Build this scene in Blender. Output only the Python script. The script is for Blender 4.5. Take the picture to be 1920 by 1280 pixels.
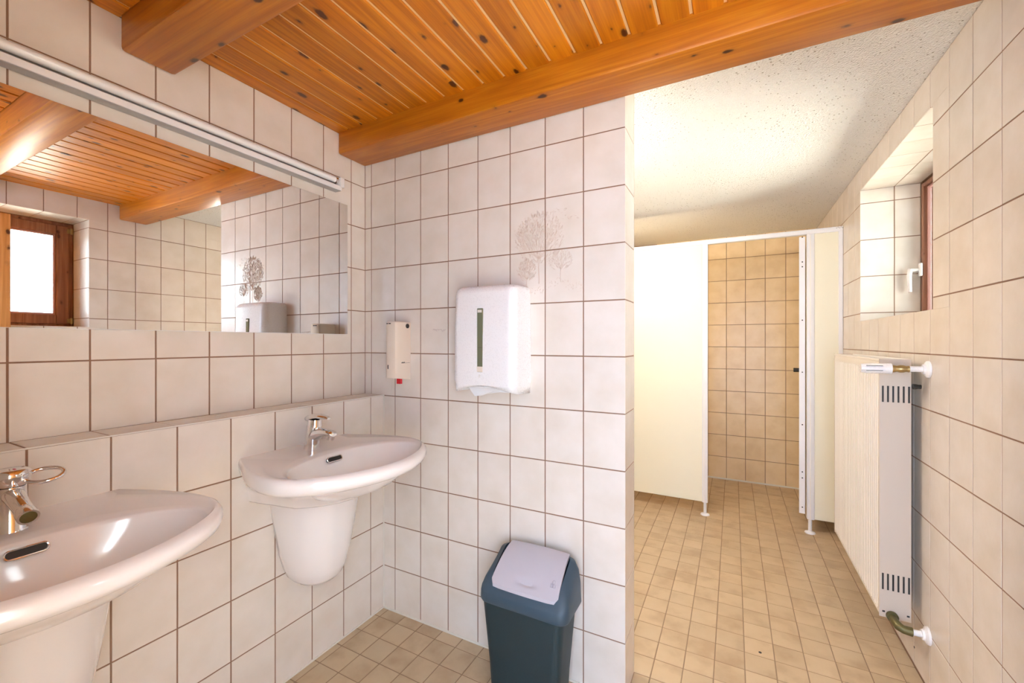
import bpy, bmesh, math, random
from mathutils import Vector, Matrix
random.seed(7)
S = bpy.context.scene
COL = S.collection
for o in list(bpy.data.objects):
    bpy.data.objects.remove(o, do_unlink=True)

# ------------------------------------------------------------------ camera
CZ = 1.258                                   # eye height above the floor
TH = math.radians(27.767)
FPX = 791.2
cam_d = bpy.data.cameras.new('camera')
cam = bpy.data.objects.new('camera', cam_d); COL.objects.link(cam)
cam.location = (0, 0, CZ)
cam.rotation_euler = (math.radians(90), 0, TH)
cam_d.sensor_width = 36; cam_d.lens = FPX / 1920 * 36
cam_d.shift_x = 1.8 / 1920; cam_d.shift_y = 1.3 / 1920
cam_d.clip_start = 0.02; cam_d.clip_end = 200
S.camera = cam

# ------------------------------------------------------------------ world, sun, exposure
W = bpy.data.worlds.new('overcast_sky'); S.world = W; W.use_nodes = True
bg = W.node_tree.nodes['Background']
bg.inputs[0].default_value = (0.80, 0.91, 1.0, 1); bg.inputs[1].default_value = 7.5
sun_d = bpy.data.lights.new('sun', 'SUN'); sun = bpy.data.objects.new('sun', sun_d); COL.objects.link(sun)
sun_d.energy = 26.0; sun_d.angle = math.radians(4); sun_d.color = (1, .97, .93)
sun.location = (3, 8, 8)
sun.rotation_euler = Vector((-.10, -1, -1.25)).to_track_quat('-Z', 'Y').to_euler()
vs = S.view_settings
vs.view_transform = 'Standard'; vs.look = 'None'; vs.gamma = 1; vs.use_curve_mapping = False
vs.exposure = 1.2
S.cycles.use_denoising = True
S.cycles.max_bounces = 8; S.cycles.diffuse_bounces = 5; S.cycles.glossy_bounces = 4
S.cycles.transparent_max_bounces = 12
S.cycles.sample_clamp_indirect = 12
S.cycles.use_adaptive_sampling = True; S.cycles.adaptive_threshold = .06
S.cycles.caustics_reflective = False; S.cycles.caustics_refractive = False

# ------------------------------------------------------------------ room measures (metres, eye at x=y=0)
XL, XF, XR = -1.591, -1.468, 0.622           # left wall, front of the sink ledge, right wall
YP, YPB = 1.4914, 1.642                      # partition front and back
XE = -0.334                                  # free end of the partition
YB = 4.34                                    # back wall of the cubicle
YREAR = -0.10
TW, THH = 0.152, 0.201                       # wall tile pitch
Z0 = 0.7526 + CZ                             # a tile joint of left wall and partition
ZLEDGE = -0.2490 + CZ
ZWOOD = 0.950 + CZ                           # underside of ceiling boards
ZBEAM = 0.853 + CZ
ZPLASTER = 0.962 + CZ
W1 = (2.007, 2.970, 0.115 + CZ, 0.838 + CZ)  # far window opening y0 y1 z0 z1
W2 = (0.213, 1.176, 0.100 + CZ, 0.815 + CZ)  # near window
XWIN = 0.872

# ------------------------------------------------------------------ materials
def mat(name):
    m = bpy.data.materials.new(name); m.use_nodes = True
    return m, m.node_tree.nodes, m.node_tree.links, m.node_tree.nodes['Principled BSDF']
def srgb(r, g, b):
    f = lambda c: (c / 255 / 12.92) if c / 255 <= .04045 else ((c / 255 + .055) / 1.055) ** 2.4
    return (f(r), f(g), f(b), 1)
def plain(name, col, rough=.5, metal=0, coat=0, bump=0, bscale=200, spec=.5):
    m, n, l, b = mat(name)
    b.inputs['Base Color'].default_value = col
    b.inputs['Roughness'].default_value = rough
    b.inputs['Metallic'].default_value = metal
    b.inputs['Coat Weight'].default_value = coat
    b.inputs['Coat Roughness'].default_value = .08
    b.inputs['Specular IOR Level'].default_value = spec
    tc = n.new('ShaderNodeTexCoord'); nz = n.new('ShaderNodeTexNoise'); nz.inputs['Scale'].default_value = bscale
    l.new(tc.outputs['Object'], nz.inputs['Vector'])
    if bump:
        bp = n.new('ShaderNodeBump'); bp.inputs['Strength'].default_value = bump; bp.inputs['Distance'].default_value = .002
        l.new(nz.outputs['Fac'], bp.inputs['Height']); l.new(bp.outputs['Normal'], b.inputs['Normal'])
    mr = n.new('ShaderNodeMapRange'); mr.inputs['To Min'].default_value = max(0, rough - .04); mr.inputs['To Max'].default_value = rough + .04
    l.new(nz.outputs['Fac'], mr.inputs['Value']); l.new(mr.outputs[0], b.inputs['Roughness'])
    return m
def tile_mat(name, c1, c2, c3, rough, scale, var, bump=.06):
    m, n, l, b = mat(name)
    tc = n.new('ShaderNodeTexCoord'); oi = n.new('ShaderNodeObjectInfo')
    mul = n.new('ShaderNodeVectorMath'); mul.operation = 'SCALE'; mul.inputs[0].default_value = (17, 29, 41)
    l.new(oi.outputs['Random'], mul.inputs['Scale'])
    add = n.new('ShaderNodeVectorMath'); l.new(tc.outputs['Object'], add.inputs[0]); l.new(mul.outputs[0], add.inputs[1])
    nz = n.new('ShaderNodeTexNoise'); nz.inputs['Scale'].default_value = scale; nz.inputs['Detail'].default_value = 4
    l.new(add.outputs[0], nz.inputs['Vector'])
    cr = n.new('ShaderNodeValToRGB'); e = cr.color_ramp.elements
    e[0].position = .30; e[0].color = c1; e[1].position = .70; e[1].color = c3
    x = e.new(.5); x.color = c2
    l.new(nz.outputs['Fac'], cr.inputs[0])
    hv = n.new('ShaderNodeHueSaturation')
    mr = n.new('ShaderNodeMapRange'); mr.inputs['To Min'].default_value = 1 - var; mr.inputs['To Max'].default_value = 1 + var
    l.new(oi.outputs['Random'], mr.inputs['Value']); l.new(mr.outputs[0], hv.inputs['Value']); l.new(cr.outputs[0], hv.inputs['Color'])
    l.new(hv.outputs[0], b.inputs['Base Color'])
    b.inputs['Roughness'].default_value = rough
    n2 = n.new('ShaderNodeTexNoise'); n2.inputs['Scale'].default_value = 60; l.new(add.outputs[0], n2.inputs['Vector'])
    bp = n.new('ShaderNodeBump'); bp.inputs['Strength'].default_value = bump; bp.inputs['Distance'].default_value = .004
    l.new(n2.outputs['Fac'], bp.inputs['Height']); l.new(bp.outputs[0], b.inputs['Normal'])
    return m
def wood_mat(name, light, mid, dark, axis, coat=.4, rough=.45, knot=(82, 38, 10), flat=False):
    """pine grain running along local `axis` (0,1,2) with knots"""
    m, n, l, b = mat(name)
    tc = n.new('ShaderNodeTexCoord'); oi = n.new('ShaderNodeObjectInfo')
    mul = n.new('ShaderNodeVectorMath'); mul.operation = 'SCALE'; mul.inputs[0].default_value = (13, 31, 7)
    l.new(oi.outputs['Random'], mul.inputs['Scale'])
    add = n.new('ShaderNodeVectorMath'); l.new(tc.outputs['Object'], add.inputs[0]); l.new(mul.outputs[0], add.inputs[1])
    def mp(along, across):
        v = [across] * 3; v[axis] = along
        q = n.new('ShaderNodeVectorMath'); q.operation = 'MULTIPLY'; q.inputs[1].default_value = v
        l.new(add.outputs[0], q.inputs[0]); return q
    q1 = mp(.55, 11); w = n.new('ShaderNodeTexNoise'); w.inputs['Scale'].default_value = 1; w.inputs['Detail'].default_value = 2
    l.new(q1.outputs[0], w.inputs['Vector'])
    rg = n.new('ShaderNodeMath'); rg.operation = 'MULTIPLY'; rg.inputs[1].default_value = 9; l.new(w.outputs['Fac'], rg.inputs[0])
    fr = n.new('ShaderNodeMath'); fr.operation = 'PINGPONG'; fr.inputs[1].default_value = .5; l.new(rg.outputs[0], fr.inputs[0])
    q2 = mp(6, 220); fine = n.new('ShaderNodeTexNoise'); fine.inputs['Scale'].default_value = 1; fine.inputs['Detail'].default_value = 3
    l.new(q2.outputs[0], fine.inputs['Vector'])
    mx = n.new('ShaderNodeMath'); mx.operation = 'MULTIPLY_ADD'; mx.inputs[1].default_value = .62; l.new(fr.outputs[0], mx.inputs[0])
    f2 = n.new('ShaderNodeMath'); f2.operation = 'MULTIPLY'; f2.inputs[1].default_value = .55; l.new(fine.outputs['Fac'], f2.inputs[0]); l.new(f2.outputs[0], mx.inputs[2])
    cr = n.new('ShaderNodeValToRGB'); e = cr.color_ramp.elements
    e[0].position = .15; e[0].color = light; e[1].position = .80; e[1].color = dark; x = e.new(.42); x.color = mid
    l.new(mx.outputs[0], cr.inputs[0])
    q3 = mp(6.0, 11) if flat else mp(7.5, 14); vo = n.new('ShaderNodeTexVoronoi'); vo.voronoi_dimensions = '2D' if flat else '3D'; vo.inputs['Scale'].default_value = 1; vo.inputs['Randomness'].default_value = 1
    l.new(q3.outputs[0], vo.inputs['Vector'])
    wn = n.new('ShaderNodeTexNoise'); wn.inputs['Scale'].default_value = 60; l.new(add.outputs[0], wn.inputs['Vector'])
    ds = n.new('ShaderNodeMath'); ds.operation = 'MULTIPLY_ADD'; ds.inputs[1].default_value = .10; l.new(wn.outputs['Fac'], ds.inputs[0])
    sc_ = n.new('ShaderNodeSeparateColor'); l.new(vo.outputs['Color'], sc_.inputs[0]); rk = n.new('ShaderNodeMath'); rk.operation = 'MULTIPLY_ADD'; rk.inputs[1].default_value = .13; l.new(sc_.outputs[0], rk.inputs[0]); l.new(vo.outputs['Distance'], rk.inputs[2]); l.new(rk.outputs[0], ds.inputs[2])
    kr = n.new('ShaderNodeValToRGB'); k = kr.color_ramp.elements
    ko = .03 if flat else .06; k[0].position = .115 + ko; k[0].color = (1, 1, 1, 1); k[1].position = .24 + ko; k[1].color = (0, 0, 0, 1); y = k.new(.145 + ko); y.color = (.55, .55, .55, 1); y2 = k.new(.165 + ko); y2.color = (.18, .18, .18, 1)
    l.new(ds.outputs[0], kr.inputs[0])
    mixn = n.new('ShaderNodeMixRGB'); mixn.inputs[2].default_value = srgb(*knot)
    l.new(kr.outputs[0], mixn.inputs[0]); l.new(cr.outputs[0], mixn.inputs[1])
    hv = n.new('ShaderNodeHueSaturation'); mr = n.new('ShaderNodeMapRange'); mr.inputs['To Min'].default_value = .86; mr.inputs['To Max'].default_value = 1.1
    l.new(oi.outputs['Random'], mr.inputs['Value']); l.new(mr.outputs[0], hv.inputs['Value']); l.new(mixn.outputs[0], hv.inputs['Color'])
    l.new(hv.outputs[0], b.inputs['Base Color'])
    b.inputs['Roughness'].default_value = rough; b.inputs['Specular IOR Level'].default_value = .3; b.inputs['Coat Weight'].default_value = coat; b.inputs['Coat Roughness'].default_value = .34
    bp = n.new('ShaderNodeBump'); bp.inputs['Strength'].default_value = .08; bp.inputs['Distance'].default_value = .003
    l.new(fine.outputs['Fac'], bp.inputs['Height']); l.new(bp.outputs[0], b.inputs['Normal'])
    return m

M = {}
M['tile'] = tile_mat('beige_wall_tile', srgb(225, 214, 200), srgb(230, 220, 208), srgb(234, 225, 215), .27, 9, .015)
M['tile_warm_lit'] = tile_mat('warm_lit_wall_tile', srgb(228, 200, 156), srgb(235, 209, 166), srgb(239, 215, 175), .27, 9, .015)  # wall tile with the stall's warm light put into its colour
M['grout'] = plain('brown_grout', srgb(146, 114, 92), .9, bump=.3)
M['floor_tile'] = tile_mat('tan_floor_tile', srgb(180, 155, 124), srgb(197, 174, 142), srgb(202, 180, 149), .45, 9, .05, .12)
M['floor_grout'] = plain('grey_floor_grout', srgb(150, 128, 104), .9, bump=.3)
PINE = (srgb(218, 138, 24), srgb(200, 116, 10), srgb(168, 90, 4))
M['plank'] = wood_mat('varnished_pine_board', *PINE, 1, flat=True)
M['beam'] = wood_mat('varnished_pine_beam', srgb(216, 138, 26), srgb(200, 116, 14), srgb(172, 92, 6), 0)
M['tongue'] = plain('pale_pine_tongue', srgb(246, 208, 150), .45)
M['door_wood'] = wood_mat('pine_door', srgb(222, 160, 96), srgb(204, 138, 72), srgb(176, 108, 50), 2)
M['frame_wood'] = wood_mat('brown_stained_window_frame', srgb(168, 120, 94), srgb(148, 100, 76), srgb(122, 78, 58), 2, .3, .45, knot=(84, 48, 34))
M['bead'] = plain('reddish_glazing_bead', srgb(188, 142, 134), .45, bump=.6, bscale=160)
M['ceramic'] = plain('glazed_ceramic', srgb(242, 236, 233), .14, coat=.7, bscale=6)
M['chrome'] = plain('chrome', (.82, .81, .80, 1), .09, metal=1, bscale=40)
M['dark'] = plain('dark_recess', srgb(46, 44, 42), .6)
M['white_plastic'] = plain('white_plastic', srgb(243, 241, 240), .28, coat=.3)
M['beige_plastic'] = plain('beige_plastic', srgb(236, 222, 204), .35, coat=.2)
M['smoke'] = plain('smoked_green_window', srgb(112, 116, 92), .12, coat=.6)
M['paper'] = plain('paper_towel', srgb(236, 233, 230), .95, bump=.4, bscale=300)
M['red'] = plain('red_plastic', srgb(206, 16, 36), .4)
M['black'] = plain('black_plastic', srgb(30, 30, 28), .4)
M['bin_blue'] = plain('slate_blue_plastic', srgb(58, 78, 92), .42, bump=.25, bscale=900)
M['bin_dark'] = plain('dark_teal_plastic', srgb(30, 50, 56), .5, bump=.4, bscale=700)
M['bin_flap'] = plain('silver_grey_plastic', srgb(192, 188, 196), .38, bump=.1, bscale=900)
M['steel_white'] = plain('white_enamel_metal', srgb(244, 240, 232), .34, coat=.2)
M['steel_shaded'] = plain('shaded_white_enamel', srgb(208, 195, 180), .4)  # white enamel with the end cover's shade put into its colour
M['alu'] = plain('white_coated_aluminium', srgb(236, 236, 238), .35)
M['cubicle'] = plain('cream_laminate', srgb(240, 236, 214), .33, coat=.1)
M['brass'] = plain('aged_brass', srgb(176, 152, 104), .32, metal=.9)
M['brass_old'] = plain('tarnished_green_brass', srgb(112, 104, 66), .45, metal=.6, bump=.3)
M['tube'] = plain('frosted_lamp_tube', srgb(246, 246, 244), .2, coat=.5)
M['lamp_white'] = plain('white_lacquer', srgb(240, 240, 240), .3)
M['lamp_grey'] = plain('grey_lacquered_steel', srgb(186, 184, 184), .4)
M['silicone'] = plain('pale_silicone', srgb(226, 220, 208), .5)
M['shell'] = plain('white_render', srgb(228, 222, 212), .9, bump=.3)
M['relief'] = plain('embossed_tile_glaze', srgb(214, 192, 174), .3)
M['residue'] = plain('tape_residue', srgb(206, 188, 180), .6)
M['ground'] = plain('pale_concrete', srgb(214, 206, 192), .9, bump=.3)
M['blocker'] = plain('grey_blue_blocker', srgb(116, 134, 162), .9, bump=.4)  # tone of the added wall, darkens and cools light through the doorway
M['leaf'] = plain('green_leaf', srgb(92, 138, 52), .6)
M['bark'] = plain('bark', srgb(96, 76, 58), .9, bump=.6)
# mirror
m, n, l, b = mat('mirror_silver'); b.inputs['Base Color'].default_value = (.90, .905, .89, 1); b.inputs['Metallic'].default_value = 1; b.inputs['Roughness'].default_value = .008; M['mirror'] = m
# window glass: clear pane with fresnel reflection
m, n, l, b = mat('window_glass'); n.remove(b)
tr = n.new('ShaderNodeBsdfTransparent'); tr.inputs[0].default_value = (.95, .97, .96, 1); gl = n.new('ShaderNodeBsdfGlossy'); gl.inputs['Roughness'].default_value = .03
fz = n.new('ShaderNodeFresnel'); fz.inputs[0].default_value = 1.45; mixs = n.new('ShaderNodeMixShader')
l.new(fz.outputs[0], mixs.inputs[0]); l.new(tr.outputs[0], mixs.inputs[1]); l.new(gl.outputs[0], mixs.inputs[2]); l.new(mixs.outputs[0], n['Material Output'].inputs[0]); M['glass'] = m
# rough plaster ceiling with dark specks
m, n, l, b = mat('rough_spray_plaster')
tc = n.new('ShaderNodeTexCoord')
vz = n.new('ShaderNodeTexVoronoi'); vz.inputs['Scale'].default_value = 150; l.new(tc.outputs['Object'], vz.inputs['Vector'])
nz = n.new('ShaderNodeTexNoise'); nz.inputs['Scale'].default_value = 140; nz.inputs['Detail'].default_value = 5; l.new(tc.outputs['Object'], nz.inputs['Vector'])
mm = n.new('ShaderNodeMath'); mm.operation = 'ADD'; l.new(vz.outputs['Distance'], mm.inputs[0]); l.new(nz.outputs['Fac'], mm.inputs[1])
bp = n.new('ShaderNodeBump'); bp.inputs['Strength'].default_value = .8; bp.inputs['Distance'].default_value = .008; l.new(mm.outputs[0], bp.inputs['Height']); l.new(bp.outputs[0], b.inputs['Normal'])
v2 = n.new('ShaderNodeTexVoronoi'); v2.inputs['Scale'].default_value = 52; l.new(tc.outputs['Object'], v2.inputs['Vector'])
n3 = n.new('ShaderNodeTexNoise'); n3.inputs['Scale'].default_value = 3; l.new(tc.outputs['Object'], n3.inputs['Vector'])
sp = n.new('ShaderNodeMath'); sp.operation = 'MULTIPLY'; l.new(n3.outputs['Fac'], sp.inputs[0]); sp.inputs[1].default_value = .26
lt = n.new('ShaderNodeMath'); lt.operation = 'LESS_THAN'; l.new(v2.outputs['Distance'], lt.inputs[0]); l.new(sp.outputs[0], lt.inputs[1])
mf = n.new('ShaderNodeMath'); mf.operation = 'MULTIPLY'; mf.inputs[1].default_value = .75; l.new(lt.outputs[0], mf.inputs[0])
mc = n.new('ShaderNodeMixRGB'); mc.inputs[1].default_value = srgb(242, 240, 236); mc.inputs[2].default_value = srgb(150, 138, 120); l.new(mf.outputs[0], mc.inputs[0])
l.new(mc.outputs[0], b.inputs['Base Color']); b.inputs['Roughness'].default_value = .95; M['plaster'] = m

# ------------------------------------------------------------------ mesh helpers
def bx(bm, a, b, bev=0, seg=1):
    g = bmesh.ops.create_cube(bm, size=1)
    vs_ = g['verts']
    for v in vs_:
        v.co = Vector([a[i] + (v.co[i] + .5) * (b[i] - a[i]) for i in range(3)])
    if bev:
        es = list({e for v in vs_ for e in v.link_edges})
        bmesh.ops.bevel(bm, geom=es, offset=bev, segments=seg, affect='EDGES', profile=.5)
def tube(bm, pts, r, seg=12, caps=True, closed=False):
    """tube along polyline; r scalar or list"""
    pts = [Vector(p) for p in pts]; N = len(pts); rings = []
    up = Vector((0, 0, 1))
    t0 = (pts[1] - pts[0]).normalized()
    nrm = t0.cross(up)
    if nrm.length < .1: nrm = t0.cross(Vector((1, 0, 0)))
    nrm.normalize()
    for i, p in enumerate(pts):
        if closed: t = (pts[(i + 1) % N] - pts[i - 1]).normalized()
        else: t = (pts[min(i + 1, N - 1)] - pts[max(i - 1, 0)]).normalized()
        nrm = (nrm - t * nrm.dot(t)).normalized(); bn = t.cross(nrm)
        rr = r[i] if isinstance(r, (list, tuple)) else r
        rings.append([bm.verts.new(p + (nrm * math.cos(2 * math.pi * k / seg) + bn * math.sin(2 * math.pi * k / seg)) * rr) for k in range(seg)])
    for i in range(N if closed else N - 1):
        A, B = rings[i], rings[(i + 1) % N]
        for k in range(seg):
            bm.faces.new((A[k], A[(k + 1) % seg], B[(k + 1) % seg], B[k]))
    if caps and not closed:
        bm.faces.new(list(reversed(rings[0]))); bm.faces.new(rings[-1])
def loft(bm, rings, cap0=False, cap1=False):
    R = [[bm.verts.new(p) for p in r] for r in rings]
    n_ = len(R[0])
    for A, B in zip(R, R[1:]):
        for k in range(n_):
            bm.faces.new((A[k], A[(k + 1) % n_], B[(k + 1) % n_], B[k]))
    if cap0: bm.faces.new(list(reversed(R[0])))
    if cap1: bm.faces.new(R[-1])
def obj(name, bm, m, parent=None, smooth=False, origin=None):
    bmesh.ops.recalc_face_normals(bm, faces=bm.faces)
    if origin is not None:
        bmesh.ops.translate(bm, verts=bm.verts, vec=-Vector(origin))
    me = bpy.data.meshes.new(name); bm.to_mesh(me); bm.free()
    me.materials.append(M[m] if isinstance(m, str) else m)
    if smooth:
        me.shade_smooth()
        if smooth != True: me.set_sharp_from_angle(angle=math.radians(smooth))
    o = bpy.data.objects.new(name, me); COL.objects.link(o)
    if origin is not None: o.location = origin
    if parent is not None: attach(o, parent)
    return o
def attach(o, parent):
    """parent o (placed in world space, unrotated parents only by translation)"""
    base = Vector((0, 0, 0)); p = parent
    while p is not None:
        base += p.location; p = p.parent
    o.location = Vector(o.location) - base
    o.parent = parent
def thing(name, label, cat, loc, group=None):
    o = bpy.data.objects.new(name, None); COL.objects.link(o); o.location = loc; o.empty_display_size = .1
    o['label'] = label; o['category'] = cat
    if group: o['group'] = group
    return o
def tag(o, label, cat, group=None):
    o['label'] = label; o['category'] = cat
    if group: o['group'] = group
    return o
def struct(o, label=None):
    o['kind'] = 'structure'
    if label: o['label'] = label
    return o
def box(name, a, b, m, parent=None, bev=0, seg=1, smooth=False, centre=True):
    bm = bmesh.new(); bx(bm, a, b, bev, seg)
    c = Vector([(a[i] + b[i]) / 2 for i in range(3)]) if centre else None
    return obj(name, bm, m, parent, smooth or (40 if seg > 1 else False), c)

# ------------------------------------------------------------------ tiles
TT = .0013
_tm = {}
def tile_mesh(w, h, m, t=TT, bev=.0008):
    key = (round(w, 4), round(h, 4), m)
    if key in _tm: return _tm[key]
    bm = bmesh.new(); w2, h2 = w / 2, h / 2; bv = min(bev, w / 4, h / 4)
    r0 = [(-w2, -h2, 0), (w2, -h2, 0), (w2, h2, 0), (-w2, h2, 0)]
    r1 = [(-w2, -h2, t - bv), (w2, -h2, t - bv), (w2, h2, t - bv), (-w2, h2, t - bv)]
    r2 = [(-w2 + bv, -h2 + bv, t), (w2 - bv, -h2 + bv, t), (w2 - bv, h2 - bv, t), (-w2 + bv, h2 - bv, t)]
    loft(bm, [r0, r1, r2], False, True)
    me = bpy.data.meshes.new('tile'); bm.to_mesh(me); bm.free(); me.materials.append(M[m]); _tm[key] = me
    return me
def frame(u, v):
    u = Vector(u); v = Vector(v); w = u.cross(v)
    return Matrix((u, v, w)).transposed().to_4x4()
def tile(parent, centre, u, v, w, h, m='tile', name='tile', jit=.0004):
    me = tile_mesh(w, h, m)
    o = bpy.data.objects.new(name, me); COL.objects.link(o)
    mw = frame(u, v); mw.translation = Vector(centre) + Vector((random.uniform(-jit, jit), random.uniform(-jit, jit), random.uniform(-jit, jit))) * .6
    o.parent = parent; o.matrix_world = mw; o.matrix_parent_inverse = Matrix.Identity(4)
    loc = mw.copy(); loc.translation -= parent.location; o.matrix_basis = loc
    return o
def cells(lo, hi, origin, pitch, gap=.0042, minw=.006):
    out = []; k = math.floor((lo - origin) / pitch)
    while origin + k * pitch < hi - 1e-6:
        a = max(lo, origin + k * pitch + (gap / 2 if origin + k * pitch > lo + 1e-6 else 0)); bb = min(hi, origin + (k + 1) * pitch - (gap / 2 if origin + (k + 1) * pitch < hi - 1e-6 else 0))
        if bb - a > minw: out.append((a, bb))
        k += 1
    return out
def subtract(r, h):
    a0, a1, b0, b1 = r; h0, h1, k0, k1 = h
    if a1 <= h0 or a0 >= h1 or b1 <= k0 or b0 >= k1: return [r]
    out = []
    if b0 < k0: out.append((a0, a1, b0, k0))
    if b1 > k1: out.append((a0, a1, k1, b1))
    bb0, bb1 = max(b0, k0), min(b1, k1)
    if a0 < h0: out.append((a0, h0, bb0, bb1))
    if a1 > h1: out.append((h1, a1, bb0, bb1))
    return [q for q in out if q[1] - q[0] > .006 and q[3] - q[2] > .006]

# ------------------------------------------------------------------ structure: floor
g = box('ground', (-22, -22, -.30), (24, 26, -.16), 'ground'); struct(g)
bm = bmesh.new(); bx(bm, (XL - .3, YREAR - .25, -.155), (XR + .02, YB + .25, -TT))
floor = struct(obj('floor', bm, 'floor_grout', origin=(0, 0, 0)))
def px(X, Y, Z):
    d = -math.sin(TH) * X + math.cos(TH) * Y; r = math.cos(TH) * X + math.sin(TH) * Y
    if d < .05: return None
    return 958.2 + FPX * r / d, 641.3 - FPX * (Z - CZ) / d
FP = .1055
rest = []
for (y0, y1) in cells(YREAR, YB, 1.855, FP, .004):
    for (x0, x1) in cells(XF, XR, -.0655, FP, .004):
        for (a0, a1, b0, b1) in subtract((x0, x1, y0, y1), (XL - 1, XE, YP, YPB)):
            c = ((a0 + a1) / 2, (b0 + b1) / 2)
            q = px(c[0], c[1], 0)
            vis = q and -40 < q[0] < 1960 and q[1] < 1345
            if vis and c[1] > YPB and c[0] < -.334 - .03 and math.atan2(c[0], c[1]) < math.atan2(XE - .12, YPB): vis = False
            if vis and c[1] < YP and c[0] < XE and False: vis = False
            if vis: tile(floor, (c[0], c[1], -TT), (1, 0, 0), (0, 1, 0), a1 - a0, b1 - b0, 'floor_tile')
            else: rest.append((c, a1 - a0, b1 - b0))
bm = bmesh.new()
for c, w, h in rest: bx(bm, (c[0] - w / 2, c[1] - h / 2, -TT), (c[0] + w / 2, c[1] + h / 2, 0))
o = obj('tiles_out_of_view', bm, 'floor_tile', floor); o['kind'] = 'stuff'

# ------------------------------------------------------------------ structure: left wall + ledge
ZT = 2.46
bm = bmesh.new(); bx(bm, (XL - .30, YREAR - .02, -.15), (XL - TT, YB + .25, ZT)); wall_left = struct(obj('wall_left', bm, 'grout', origin=(0, 0, 0)))
MY0, MY1, MZ0, MZ1 = -.06, 1.380, .037 + CZ, .635 + CZ       # mirror
for (y0, y1) in cells(YREAR, YP - .001, .3438, TW):
    for (z0, z1) in cells(ZLEDGE, ZWOOD + .004, Z0, THH):
        if y0 > MY0 and y1 < MY1 - .003 and z0 > MZ0 + .003 and z1 < MZ1 - .003: continue
        tile(wall_left, (XL - TT, (y0 + y1) / 2, (z0 + z1) / 2), (0, 1, 0), (0, 0, 1), y1 - y0, z1 - z0)
bm = bmesh.new(); bx(bm, (XL - .001, YREAR, -.10), (XF - TT, YP - .0005, ZLEDGE - TT)); ledge = struct(obj('wall_ledge', bm, 'grout', origin=(0, 0, 0)), 'tiled low wall ledge behind the washbasins')
for (y0, y1) in cells(YREAR, YP - .001, .4988, TW):
    tile(ledge, ((XL + XF) / 2 + .0008, (y0 + y1) / 2, ZLEDGE - TT), (0, 1, 0), (-1, 0, 0), y1 - y0, XF - XL - .0022)
    for (z0, z1) in cells(0.006, ZLEDGE - .004, Z0, THH):
        tile(ledge, (XF - TT, (y0 + y1) / 2, (z0 + z1) / 2), (0, 1, 0), (0, 0, 1), y1 - y0, z1 - z0)

# ------------------------------------------------------------------ structure: partition
bm = bmesh.new(); bx(bm, (XL - .002, YP + TT, -.10), (XE - TT, YPB, ZPLASTER + .02)); part = struct(obj('wall_partition', bm, 'grout', origin=(0, 0, 0)))
PX0 = -1.7019
for (z0, z1) in cells(.006, ZPLASTER, Z0, THH):
    lo = XL if z0 > ZLEDGE - .02 else XF
    for (x0, x1) in cells(lo + .001, XE, PX0, TW):
        z1c = min(z1, ZWOOD + .004)
        if z1c - z0 > .006:
            tile(part, ((x0 + x1) / 2, YP + TT, (z0 + z1c) / 2), (1, 0, 0), (0, 0, 1), x1 - x0, z1c - z0)
    tile(part, (XE - TT, (YP + YPB) / 2, (z0 + z1) / 2), (0, 1, 0), (0, 0, 1), YPB - YP - .003, z1 - z0)
# hidden back side of the partition, tiled too
for (z0, z1) in cells(.006, ZPLASTER, Z0, THH):
    for (x0, x1) in cells(-.95, XE, PX0, TW):
        tile(part, ((x0 + x1) / 2, YPB, (z0 + z1) / 2), (-1, 0, 0), (0, 0, 1), x1 - x0, z1 - z0)

# ------------------------------------------------------------------ structure: right wall with two windows
bm = bmesh.new(); xa, xb = XR + TT, 1.04
ys = sorted([YREAR - .25, W2[0], W2[1], W1[0], W1[1], YB + .25])
for i, (y0, y1) in enumerate(zip(ys, ys[1:])):
    if i in (1, 3):
        w = W2 if i == 1 else W1
        bx(bm, (xa, y0, -.15), (xb, y1, w[2])); bx(bm, (xa, y0, w[3]), (xb, y1, ZT))
    else: bx(bm, (xa, y0, -.15), (xb, y1, ZT))
wall_right = struct(obj('wall_right', bm, 'grout', origin=(0, 0, 0)))
ZRg = .5595 + CZ
near = []
for (y0, y1) in cells(YREAR, YB, 1.5753, TW):
    for (z0, z1) in cells(.006, ZPLASTER + .01, ZRg, THH):
        rs = [(y0, y1, z0, z1)]
        for wn in (W1, W2):
            rs = [q for r in rs for q in subtract(r, wn)]
        for (a0, a1, b0, b1) in rs:
            if a1 < .70: near.append((a0, a1, b0, b1))
            else: tile(wall_right, (XR + TT, (a0 + a1) / 2, (b0 + b1) / 2), (0, -1, 0), (0, 0, 1), a1 - a0, b1 - b0)
bm = bmesh.new()
for a0, a1, b0, b1 in near: bx(bm, (XR, a0, b0), (XR + TT, a1, b1))
o = obj('tiles_out_of_view', bm, 'tile', wall_right); o['kind'] = 'stuff'
# reveals
for wn in (W1, W2):
    y0, y1, z0, z1 = wn
    for (a, b) in cells(XR + .001, XWIN, .767 - TW, TW):
        for (c, d) in cells(z0, z1 - .001, .563 + CZ, THH):
            tile(wall_right, ((a + b) / 2, y1, (c + d) / 2), (1, 0, 0), (0, 0, 1), b - a, d - c)
            tile(wall_right, ((a + b) / 2, y0, (c + d) / 2), (-1, 0, 0), (0, 0, 1), b - a, d - c)
        for (c, d) in cells(y0 + .004, y1 - .004, 1.5753, TW):
            tile(wall_right, ((a + b) / 2, (c + d) / 2, z1), (0, 1, 0), (1, 0, 0), d - c, b - a)
            tile(wall_right, ((a + b) / 2, (c + d) / 2, z0), (1, 0, 0), (0, 1, 0), b - a, d - c)

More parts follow.
